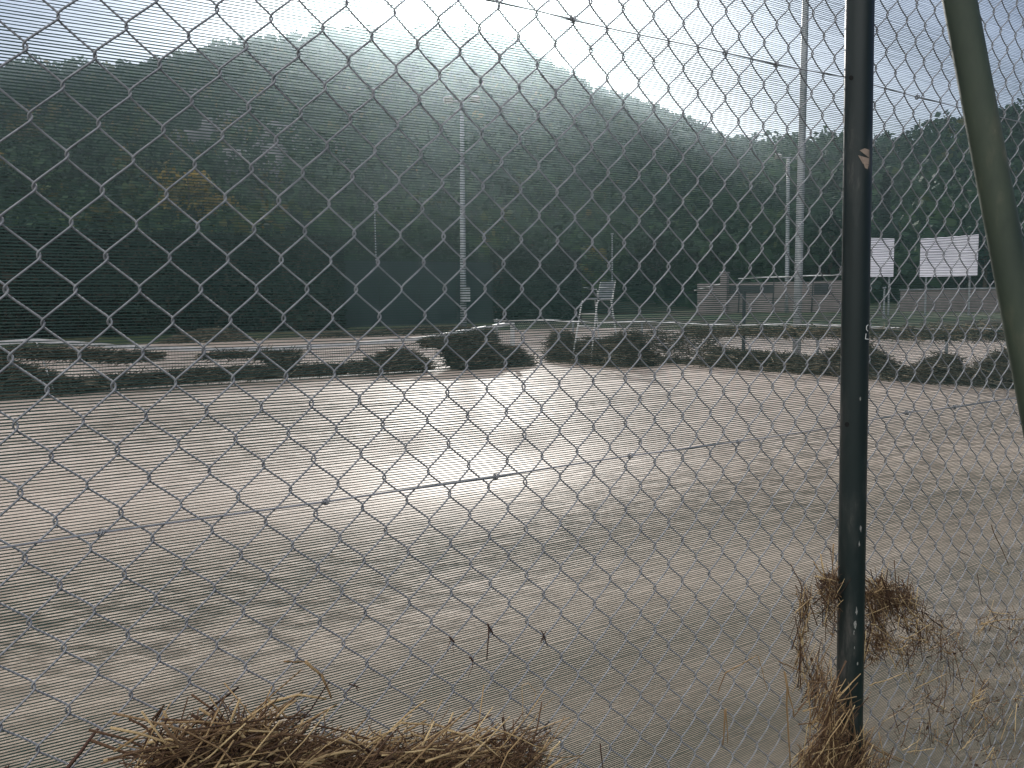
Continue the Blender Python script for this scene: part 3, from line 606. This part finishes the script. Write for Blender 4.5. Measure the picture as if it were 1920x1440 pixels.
net_heap('dark debris curtain hanging from the net band near its left end', 0, 290, [(0, 666, 654), (40, 668, 653), (100, 670, 655), (170, 672, 658), (230, 676, 662), (290, 672, 663)], 0.05, 900, lump=False)
net_heap('dark debris fringe hanging under the middle of the net band', 375, 555, [(375, 668, 663), (430, 669, 662), (490, 667, 661), (530, 690, 660), (540, 690, 660), (550, 668, 660), (555, 662, 659)], 0.05, 700, lump=False)
net_heap('pointed debris heap under the net left of the largest heap', 640, 800, [(640, 696, 684), (690, 694, 674), (735, 691, 655), (760, 690, 656), (800, 688, 680)], 0.25, 900)
net_heap('largest debris heap draped over the right end of the tennis net', 790, 985, [(790, 645, 634), (830, 650, 630), (850, 688, 628), (880, 687, 622), (915, 686, 617), (925, 685, 648), (960, 685, 650), (985, 684, 668)], 0.25, 2200)
def x_heap(label, x, prof, thick, n, **kw):
    """debris along the divider: prof is (px, bottom py, top py) read on the plane x"""
    P_ = []
    ya, yb = on_x(prof[0][0], 600, x).y, on_x(prof[-1][0], 600, x).y
    for px, pb, pt in prof:
        q = on_x(px, pb, x); q2 = on_x(px, pt, x); P_.append(((q.y-ya)/(yb-ya), max(q.z, -0.05), q2.z))
    return heap(label, ((x, ya, 0), (x, yb, 0)), P_, thick, n, (0, 1, 0.05), **kw)
x_heap('upright clump of debris left of the umpire chair', 14.2, [(1034, 672, 632), (1045, 674, 622), (1066, 676, 621), (1078, 678, 634)], 0.22, 800)
x_heap('broad debris heap around the feet of the umpire chair', 14.3, [(1062, 680, 668), (1085, 685, 648), (1105, 687, 632), (1125, 688, 640), (1150, 688, 634), (1175, 687, 622), (1190, 687, 625), (1205, 686, 650), (1212, 686, 675)], 0.35, 2600)
x_heap('low strip of debris under the divider right of the umpire chair', DIV_X, [(1205, 684, 668), (1250, 686, 672), (1300, 688, 676), (1345, 690, 680)], 0.15, 700)
x_heap('sparse flotsam caught in the divider mesh right of the umpire chair', DIV_X, [(1190, 668, 618), (1250, 668, 622), (1300, 670, 628), (1345, 684, 615)], 0.04, 420, lump=False)
x_heap('wedge shaped debris heap against the divider left of the green fence post', DIV_X, [(1343, 692, 648), (1355, 693, 655), (1420, 696, 661), (1480, 700, 665), (1530, 703, 671), (1560, 705, 664), (1580, 706, 650), (1612, 707, 640)], 0.3, 2400)
x_heap('debris heap with a dip between the green fence post and strut', DIV_X-0.1, [(1605, 707, 640), (1640, 708, 660), (1665, 709, 682), (1695, 710, 694), (1720, 712, 690), (1745, 714, 674), (1770, 715, 664), (1784, 716, 672), (1792, 717, 690)], 0.28, 1900)
x_heap('debris heap at the right end of the divider behind the strut', DIV_X-0.1, [(1788, 717, 694), (1830, 718, 690), (1860, 719, 672), (1890, 721, 656), (1960, 724, 660), (2060, 730, 664)], 0.25, 1500)
x_heap('thin band of flotsam along the divider tape left of the green fence post', DIV_X, [(1280, 630, 613), (1400, 631, 613), (1500, 632, 614), (1600, 634, 615), (1760, 638, 612), (1900, 638, 608)], 0.04, 800, lump=False, tint=(0.75, 0.2))
def far_heap(label, px0, px1, prof, y, thick, n, **kw):
    a, c = on_fence(px0, 600, y), on_fence(px1, 600, y); P_ = [((on_fence(px, pb, y).x-a.x)/(c.x-a.x), on_fence(px, pb, y).z, on_fence(px, pt, y).z) for px, pb, pt in prof]
    heap(label, ((a.x, y, 0), (c.x, y, 0)), P_, thick, n, (1, 0, 0.05), **kw)
far_heap('brown mound of drift in front of the long hedge', 300, 500, [(300, 652, 642), (340, 651, 626), (390, 649, 616), (430, 648, 617), (470, 646, 634), (500, 645, 640)], 37.6, 0.5, 1500, tint=(0.75, 0.12), w=0.02)
far_heap('long brown bank of drift washed against the far hedge', 560, 900, [(560, 648, 636), (640, 644, 622), (720, 640, 618), (800, 636, 612), (900, 630, 612)], 38.2, 0.5, 2200, tint=(0.6, 0.15), w=0.02)

# ------------------------------------------------------------------ the near fence
A_I, S0, B_J, Z0 = 0.03384, 0.08725, 0.03681, CAM.z+0.09256       # mesh pitch along and down the fence
FENCE_TOP = 3.05
pa, pb = on_fence(1609, 0, -0.034), on_fence(1589, 1380, -0.034)
fence = empty('chain_link_fence', (pb.x, 0, 0.0), 'galvanised chain link fence with dark green post across the whole view', 'fence')
def chain_link():
    r_w, dep, n = 0.00124, 0.0036, 8
    i0, i1 = -48, 165; j0, j1 = int((Z0-FENCE_TOP)/B_J)+1, int((Z0-0.06)/B_J)
    per = 16; th = np.arange(0, (j1-j0)*per+1)*math.pi/per
    sn, cs = np.sin(th), np.cos(th)
    amp = A_I/2+0.0014
    tri = np.arcsin(0.995*np.cos(th))/math.asin(0.995)*1.13; tri = np.sign(tri)*(-np.log(np.exp(-np.abs(tri)*14)+math.exp(-14))/14); tri /= np.max(np.abs(tri))
    front = -np.sign(sn)*np.abs(sn)**0.6
    zz = Z0-(j0+th/math.pi)*B_J
    verts, faces = [], []
    ca = np.cos(2*np.pi*np.arange(n)/n); sa = np.sin(2*np.pi*np.arange(n)/n)
    m_ = len(th); idx = np.arange(m_-1)[:, None]*n+np.arange(n)[None, :]; nxt = np.arange(m_-1)[:, None]*n+((np.arange(n)+1) % n)[None, :]
    q0 = np.stack([idx, nxt, nxt+n, idx+n], -1).reshape(-1, 4)
    for k, i in enumerate(range(i0, i1)):
        # wire i swings between node columns i and i+1; at row j it touches the column with matching parity
        ph = 1.0 if ((i+1+j0) % 2 == 0) else -1.0        # +1: starts on its right-hand column
        jit = rng.normal(0, 0.0005)
        x = S0+(i+0.5)*A_I+amp*tri*ph+jit + 0.0008*np.sin(zz*2.1+i*0.7)+0.0006*np.sin(zz*7.3+i*1.9)
        y = dep*front*ph + 0.002*np.sin(zz*3.0+i*0.05)
        z = zz+rng.normal(0, 0.0003)
        P_ = np.stack([x, y, z], -1); T_ = np.gradient(P_, axis=0); T_ /= np.linalg.norm(T_, axis=1)[:, None]
        N1 = np.cross(T_, np.array([0, 1.0, 0.0])); N1 /= np.linalg.norm(N1, axis=1)[:, None]; N2 = np.cross(T_, N1)
        verts.append((P_[:, None, :]+r_w*(N1[:, None, :]*ca[None, :, None]+N2[:, None, :]*sa[None, :, None])).reshape(-1, 3)); faces.append(q0+k*m_*n)
    V_ = np.concatenate(verts)-np.array(fence.location)
    o = np_mesh('wire_mesh', V_, np.concatenate(faces), M['wire'], None, smooth=True); o.parent = fence
    return o
chain_link()
def fpart(mb, name, mat, smooth=True, parent=None):
    return mb.build(name, mat, fence, smooth)
# the post (its axis stands just in front of the mesh) and the drilled wire holes
d_ = (pa-pb)/(pa.z-pb.z); post_at = lambda z: pb+d_*(z-pb.z)+Vector((0, -0.004, 0))
PR = 0.0262
p = MB(); p.tube([post_at(-0.5), post_at(0.5), post_at(1.2), post_at(2.0), post_at(FENCE_TOP+0.02), post_at(FENCE_TOP+0.035)], [PR]*5+[PR*0.7], 32); post = p.build('post', M['post'], fence, True)
def post_patch(name, mat, outline, proud=0.0005):
    """thin flake lying on the camera side of the post; outline in pixels"""
    o = CAM-post_at(CAM.z); ax = d_.normalized(); oo = o-ax*o.dot(ax)
    def on_post(px, py, lift):
        r = ray(px, py); rd = r-ax*r.dot(ax)
        a = rd.dot(rd); b2 = rd.dot(oo); c2 = oo.dot(oo)-(PR+lift)**2; disc = max(b2*b2-a*c2, 0)
        return CAM+r*((-b2-math.sqrt(disc))/a)
    n = len(outline); cx = sum(p_[0] for p_ in outline)/n; cy = sum(p_[1] for p_ in outline)/n
    dense = []
    for i in range(n):
        (x0, y0), (x1, y1) = outline[i], outline[(i+1) % n]
        dense += [(x0+(x1-x0)*k/4, y0+(y1-y0)*k/4) for k in range(4)]
    n = len(dense); vs = []; fs = []
    for f, lift in ((1.0, -0.0006), (1.0, proud), (0.75, proud), (0.5, proud), (0.25, proud)):
        vs += [tuple(on_post(cx+(px-cx)*f, cy+(py-cy)*f, lift)) for px, py in dense]
    vs.append(tuple(on_post(cx, cy, proud)))
    for k in range(4): fs += [(k*n+i, k*n+(i+1) % n, (k+1)*n+(i+1) % n, (k+1)*n+i) for i in range(n)]
    fs += [(4*n+i, 4*n+(i+1) % n, 5*n) for i in range(n)]
    mb = MB(); mb.add(vs, fs); ob = mb.build(name, mat); ob.parent = post; ob.matrix_parent_inverse = post.matrix_world.inverted(); return ob
for strip in ([(1612, 282), (1621, 278), (1630, 281), (1630, 296)], [(1609, 291), (1630, 297), (1629, 308), (1618, 307)], [(1619, 306), (1629, 309), (1627, 317), (1622, 315)]):
    post_patch('worn_patch', M['bare'], strip)
for stroke in ([(1624.5, 611), (1627.8, 608.2), (1628.6, 609.4), (1625.6, 612)], [(1624.2, 611), (1625.6, 611.4), (1625.2, 618.6), (1623.8, 618.2)], [(1624, 618), (1625.2, 617.6), (1627.8, 620.4), (1627, 621.6)],
               [(1623.3, 625.4), (1624.6, 625.2), (1623.4, 635), (1622, 635)], [(1622, 634.4), (1629.2, 635.6), (1629.1, 637), (1621.9, 636)]):
    post_patch('chalk_stroke', M['chalk'], stroke)
for px, py, s in ((1606, 1146, 3.5), (1604, 1168, 4.5), (1601, 1186, 3), (1602, 1215, 2), (1611, 1020, 2.5), (1614, 992, 3), (1613, 748, 2.2), (1608, 1245, 2)):
    k = 9; post_patch('paint_chip', M['grime'], [(px+s*random.uniform(.2, .9)*math.cos(2*math.pi*i/k), py+s*random.uniform(.5, 2.8)*math.sin(2*math.pi*i/k)) for i in range(k)])
for px, py in ((1588, 796), (1596, 146)):
    post_patch('wire_hole', M['hole'], [(px+4.5*math.cos(i*.785), py+5*math.sin(i*.785)) for i in range(8)], 0.0003)

def tension(name, pts_px, r, y=-0.008):
    w = MB(); P_ = [on_fence(px, py, y) for px, py in pts_px]; w.tube(P_, r, 8); return w.build(name, M['wire'], fence, True)
lower = [(-420, 1088), (0, 1027.5), (190, 998.5), (410, 968), (612, 940.5), (770, 917), (930, 893.5), (1060, 873), (1182, 854.5), (1290, 840), (1385, 828), (1500, 811), (1590, 797)]
tension('tension_wire', lower, 0.00145)
tension('tension_wire', [(1627, 789), (1700, 774), (1790, 763), (1905, 746), (2050, 725)], 0.0013)
upper = [(-600, -330), (300, -140), (1010, 21), (1075, 37.5), (1160, 57), (1254, 76.5), (1360, 99), (1455, 121), (1530, 135), (1596, 146.5)]
tension('tension_wire', upper, 0.0012)
tension('tension_wire', [(1632, 158), (1720, 182), (1810, 204), (1950, 238), (2100, 272)], 0.0012)
def tie(px, py, y=-0.008):
    c = on_fence(px, py, y); w = MB(); w.tube([c+Vector((0.004*math.cos(a)*0.3+0.0035*(a/9-0.7), 0.004*math.sin(a), 0.004*math.cos(a))) for a in np.linspace(0, 12.5, 22)], 0.0009, 6)
    w.tube([c+Vector((-0.003, -0.003, -0.003)), c+Vector((-0.008, -0.005, 0.005))], 0.0008, 5); w.build('tie_wire', M['wire'], fence, True)
for q in ((190, 998.5), (612, 940.5), (930, 893.5), (1182, 854.5), (1385, 828), (1075, 37.5), (1360, 99), (1455, 121), (1720, 182), (1700, 774), (1790, 763)): tie(*q)
# the leaning strut in front of the mesh on the right
sa_, sb_ = at_depth(1799, 0, 1.53), at_depth(1944, 770, 1.50); sd_ = (sb_-sa_)
p = MB(); ts = [-0.85, 0.0, 0.5, 1.0, 1.75]; p.tube([sa_+sd_*t_ for t_ in ts], 0.0268, 32); p.build('brace_strut', M['strut'], fence, True)

# the woven windscreen behind the mesh
NETY = 0.034
def windscreen():
    pitch, h = 0.00362, 0.00071
    zs = np.arange(0.03, FENCE_TOP-0.02, pitch); V_, Q_ = [], []; off = 0
    for k, z in enumerate(zs):
        s = np.concatenate([np.arange(-1.6, 5.5, 0.03)]); j = rng.normal(0, 0.00018)
        c = z+j+0.0006*np.sin(s*5+z*9)+0.0012*np.sin(s*1.7+z*2.3)+rng.normal(0, 0.00010, len(s)); hh = h*(1+0.18*np.sin(s*2.3+z*31)+rng.normal(0, 0.08, len(s)))
        y = NETY+0.004*np.sin(s*2.2+z*1.3)+0.003*np.sin(s*5.1-z*3.7)
        V_.append(np.stack([np.r_[s, s], np.r_[y-0.0001, y+0.0002], np.r_[c-hh, c+hh]], -1)); n = len(s); a = np.arange(n-1)+off
        Q_.append(np.stack([a, a+1, a+1+n, a+n], -1)); off += 2*n
    o = np_mesh('windscreen_net', np.concatenate(V_), np.concatenate(Q_), M['tape'])
    tag(o, 'green woven windscreen netting stretched behind the chain link fence', 'netting')
windscreen()

# ------------------------------------------------------------------ straw and twigs caught on the fence
def stalk(mb, p0, p1, r, tint, sag=0.0, seg=5, kink=0.0):
    p0, p1 = Vector(p0), Vector(p1); L = (p1-p0).length; pts_ = []
    for k in range(seg+1):
        f = k/seg; pts_.append(p0.lerp(p1, f)+Vector((0, 0, sag*4*f*(1-f)))+Vector((random.uniform(-1, 1), random.uniform(-.5, .5), random.uniform(-1, 1)))*kink*L)
    mb.tube(pts_, [r*(1-0.35*k/seg) for k in range(seg+1)], 5, True, tint)
def straw_clump(name, label, polys, n, lmin, lmax, angle, spread, r=(0.0006, 0.0017), tint=(0.55, 0.22), y0=-0.055, y1=-0.004, group=None, fine=0, extra=(), mat='straw', cat='straw clump'):
    """stalks whose middles lie inside pixel ellipses (cx, cy, rx, ry, weight) on the fence"""
    mb = MB(); wts = [q[4] for q in polys]
    for k in range(n+fine):
        cx, cy, rx, ry, _ = random.choices(polys, wts)[0]; a = random.uniform(0, 6.283); rr = math.sqrt(random.random())
        y = random.uniform(y0, y1); c = on_fence(cx+rx*rr*math.cos(a), cy+ry*rr*math.sin(a), y)
        an = random.gauss(angle, spread) if k < n else random.gauss(angle, 0.95); L = random.uniform(lmin, lmax)*(1 if k < n else 0.45)
        d = Vector((math.cos(an), random.uniform(-.35, .25), math.sin(an)))*L*0.5
        rad = random.uniform(*r)*(1 if k < n else 0.45); q0, q1 = c-d, c+d; q0.y = min(q0.y, -0.003); q1.y = min(q1.y, -0.003)
        if k >= n: tt = random.gauss(tint[0]*0.55, 0.15)
        elif random.random() < 0.30: tt = random.gauss(0.86, 0.10); rad *= 1.15
        else: tt = random.gauss(tint[0]-0.20, tint[1]*0.7)
        stalk(mb, q0, q1, rad, min(1, max(0, tt)), random.gauss(0, 0.06)*L, 4, 0.02 if k < n else 0.07)
        if k % 5 == 0:                                   # scraps of leaf matted between the stalks
            w1 = Vector((random.gauss(0, 1), random.gauss(0, .4), random.gauss(0, 1))).normalized()*random.uniform(0.003, 0.010); w2 = Vector((random.gauss(0, 1), random.gauss(0, .4), random.gauss(0, 1))).normalized()*random.uniform(0.0015, 0.0045)
            mb.add([tuple(c-w1), tuple(c+w2), tuple(c+w1*0.8+w2*0.4), tuple(c-w2*0.7)], [(0, 1, 2, 3)], min(1, max(0, random.gauss(tint[0]*0.6, 0.2))))
    for (x0, y0_, x1, y1_, rad, tt) in extra: stalk(mb, on_fence(x0, y0_, -0.03), on_fence(x1, y1_, -0.03), rad, tt, 0, 6, 0.012)
    return tag(mb.build(name, M[mat], None, True), label, cat, group)
straw_clump('straw_pile', 'long pile of tan straw lying along the bottom edge left of centre',
    [(430, 1412, 165, 28, 3), (640, 1420, 210, 26, 4), (860, 1424, 150, 24, 3), (470, 1372, 70, 20, 0.8), (360, 1402, 70, 18, 0.8), (970, 1408, 50, 36, 1.2), (640, 1462, 420, 36, 7)], 560, 0.03, 0.19, 0.04, 0.50, (0.0007, 0.0021), y0=-0.12, tint=(0.56, 0.30), fine=1500,
    extra=[(285, 1350, 308, 1322, .0016, .15), (270, 1398, 306, 1324, .0018, .1), (308, 1333, 352, 1422, .0018, .8), (350, 1385, 380, 1440, .0016, .75), (500, 1310, 560, 1368, .0016, .75), (520, 1440, 640, 1362, .0017, .6), (560, 1395, 860, 1375, .0018, .85),
           (750, 1355, 818, 1360, .0018, .9), (818, 1358, 940, 1412, .0018, .85), (760, 1372, 800, 1350, .0016, .7), (942, 1345, 948, 1382, .0017, .1), (640, 1400, 820, 1385, .0018, .9), (830, 1385, 960, 1440, .0024, .4), (700, 1440, 760, 1378, .0017, .7),
           (990, 1375, 1068, 1345, .0012, .75), (880, 1405, 960, 1378, .0017, .9), (875, 1398, 925, 1372, .0026, .25)])
straw_clump('straw_tangle', 'brown tangle of straw wrapped round the green post at mid height',
    [(1645, 1125, 26, 38, 2.4), (1680, 1118, 40, 22, 1.8), (1640, 1195, 26, 46, 1.6), (1700, 1150, 40, 26, 1.2), (1690, 1205, 44, 30, 0.8), (1735, 1180, 36, 26, 0.6), (1780, 1215, 36, 26, 0.35), (1556, 1100, 20, 26, 1.2), (1560, 1150, 14, 40, 0.8)], 330, 0.02, 0.11, -0.7, 0.7, (0.0005, 0.0013), (0.48, 0.24), y0=-0.05, fine=1300, group='straw caught round the green post',
    extra=[(1563, 1020, 1560, 1085, .0015, .6), (1630, 1085, 1650, 1150, .0013, .9), (1700, 1120, 1765, 1215, .0012, .75), (1640, 1150, 1705, 1250, .0012, .8), (1680, 1150, 1740, 1210, .001, .8)])
straw_clump('straw_heap', 'tan straw heaped at the foot of the green post',
    [(1560, 1425, 65, 30, 3), (1580, 1400, 50, 30, 2), (1570, 1350, 32, 50, 1.6), (1545, 1300, 26, 45, 0.8), (1620, 1435, 55, 18, 1.2), (1570, 1465, 80, 30, 2.5)], 380, 0.04, 0.15, 1.1, 0.75, (0.0006, 0.0014), (0.55, 0.22), y0=-0.09, fine=900, group='straw caught round the green post',
    extra=[(1473, 1262, 1482, 1440, .0022, .55), (1470, 1258, 1490, 1345, .0018, .6), (1516, 1278, 1520, 1430, .0015, .75), (1565, 1300, 1612, 1282, .0018, .55), (1600, 1378, 1690, 1430, .0022, .5), (1610, 1382, 1720, 1440, .0014, .7), (1630, 1285, 1700, 1262, .0014, .85), (1556, 1330, 1556, 1440, .002, .7)])
straw_clump('straw_tangle', 'thin stalks hanging on the mesh left of the green post',
    [(1506, 1165, 10, 60, 1.5), (1500, 1240, 14, 30, 0.6), (1530, 1270, 30, 40, 0.9), (1520, 1130, 20, 10, 0.4)], 55, 0.04, 0.14, 1.5, 0.35, (0.0005, 0.0012), (0.5, 0.2), y0=-0.03, fine=110, group='straw caught round the green post',
    extra=[(1360, 1262, 1420, 1228, .0014, .6), (1360, 1262, 1345, 1300, .0012, .4), (1422, 1230, 1440, 1300, .0008, .6), (1460, 1240, 1510, 1262, .0014, .45), (1490, 1150, 1540, 1105, .001, .8)])
straw_clump('straw_tangle', 'sparse reddish brown straw scattered on the mesh in the lower right corner',
    [(1750, 1250, 70, 60, 1.6), (1800, 1330, 90, 70, 2.0), (1880, 1180, 55, 40, 1.4), (1880, 1290, 60, 80, 1.8), (1770, 1190, 40, 40, 1.0), (1850, 1400, 90, 50, 1.6), (1720, 1350, 50, 60, 0.7)], 230, 0.02, 0.10, -0.3, 0.9, (0.0004, 0.0011), (0.46, 0.22), y0=-0.03, fine=620,
    extra=[(1858, 985, 1893, 1062, .0012, .25), (1832, 1075, 1842, 1132, .0009, .05), (1838, 1058, 1890, 1085, .0008, .9), (1797, 1033, 1822, 1045, .0008, .05), (1836, 1170, 1918, 1158, .0016, .75), (1840, 1168, 1880, 1180, .0014, .8), (1822, 1318, 1848, 1308, .0022, .85)])
def twig(label, segs, mat='twig', name='twig'):
    mb = MB()
    for x0, y0_, x1, y1_, r, tt in segs: stalk(mb, on_fence(x0, y0_, -0.012), on_fence(x1, y1_, -0.012), r, tt, 0, 4, 0.02)
    tag(mb.build(name, M[mat], None, True), label, 'twig', 'twigs caught in the mesh')
twig('straight dark red stick in the bottom left corner', [(118, 1450, 186, 1366, .0026, .6)])
twig('bent straw stalk hooked on the mesh above the right of the straw pile', [(532, 1241, 575, 1240, .0014, .5), (572, 1240, 602, 1265, .0024, .75), (602, 1265, 622, 1310, .0020, .6)], 'straw')
twig('thin dark twig hanging straight down from a node near bottom centre', [(917, 1172, 912, 1237, .0012, .3), (917, 1180, 940, 1205, .0006, .4), (914, 1170, 924, 1188, .0018, .2)])
twig('small knotted shred of grass right of the hanging twig', [(1015, 1182, 1026, 1208, .0010, .2), (1024, 1182, 1016, 1200, .0008, .3), (1020, 1196, 1028, 1215, .0005, .3), (1020, 1190, 1014, 1205, .0014, .2)])
twig('pale shred of grass on a node left of the hanging twig', [(846, 1196, 838, 1222, .0006, .6), (848, 1196, 851, 1226, .0005, .5), (842, 1194, 852, 1204, .0016, .3)])
twig('wispy shred of grass on a node below the pale shred', [(884, 1232, 886, 1252, .0008, .5), (886, 1250, 878, 1270, .0005, .4), (880, 1232, 888, 1240, .0014, .3)])
twig('small frayed sprig on the mesh right of the bent straw stalk', [(655, 1282, 675, 1290, .0010, .5), (664, 1282, 672, 1296, .0008, .4), (660, 1288, 648, 1300, .0006, .4)])
twig('thin dry grass stem curling up beyond the right end of the straw pile', [(981, 1355, 980, 1285, .0007, .8), (980, 1285, 992, 1280, .0007, .8), (992, 1282, 1006, 1300, .0006, .7), (1005, 1300, 1000, 1318, .0005, .7), (1000, 1345, 1040, 1306, .0006, .6)], 'straw')
twig('dark upright twig pair on the mesh left of the straw heap', [(1360, 1330, 1355, 1398, .0018, .5), (1362, 1328, 1364, 1394, .0012, .6)], 'straw')
twig('short dark twig at the bottom edge between the straw pile and the twig pair', [(1126, 1396, 1130, 1450, .0012, .3)])
twig('feathery sprig on the mesh in the bottom left corner', [(10, 1438, 30, 1450, .0014, .3), (20, 1440, 24, 1455, .001, .3), (12, 1445, 18, 1432, .0008, .3)])

# ------------------------------------------------------------------ air
def haze_box(density, g):
    b_ = MB(); b_.box((60, 180, 84), (1700, 1100, 172)); m, t, b = new_mat('hazy_air')
    t.nodes.remove(b); v = nod(t, 'ShaderNodeVolumePrincipled'); v.inputs['Density'].default_value = density; v.inputs['Anisotropy'].default_value = g; v.inputs['Color'].default_value = (0.76, 0.93, 1.0, 1)
    t.links.new(v.outputs[0], t.nodes['Material Output'].inputs['Volume'])
    tag(b_.build('haze', m), kind='stuff')
haze_box(0.00044, 0.855)
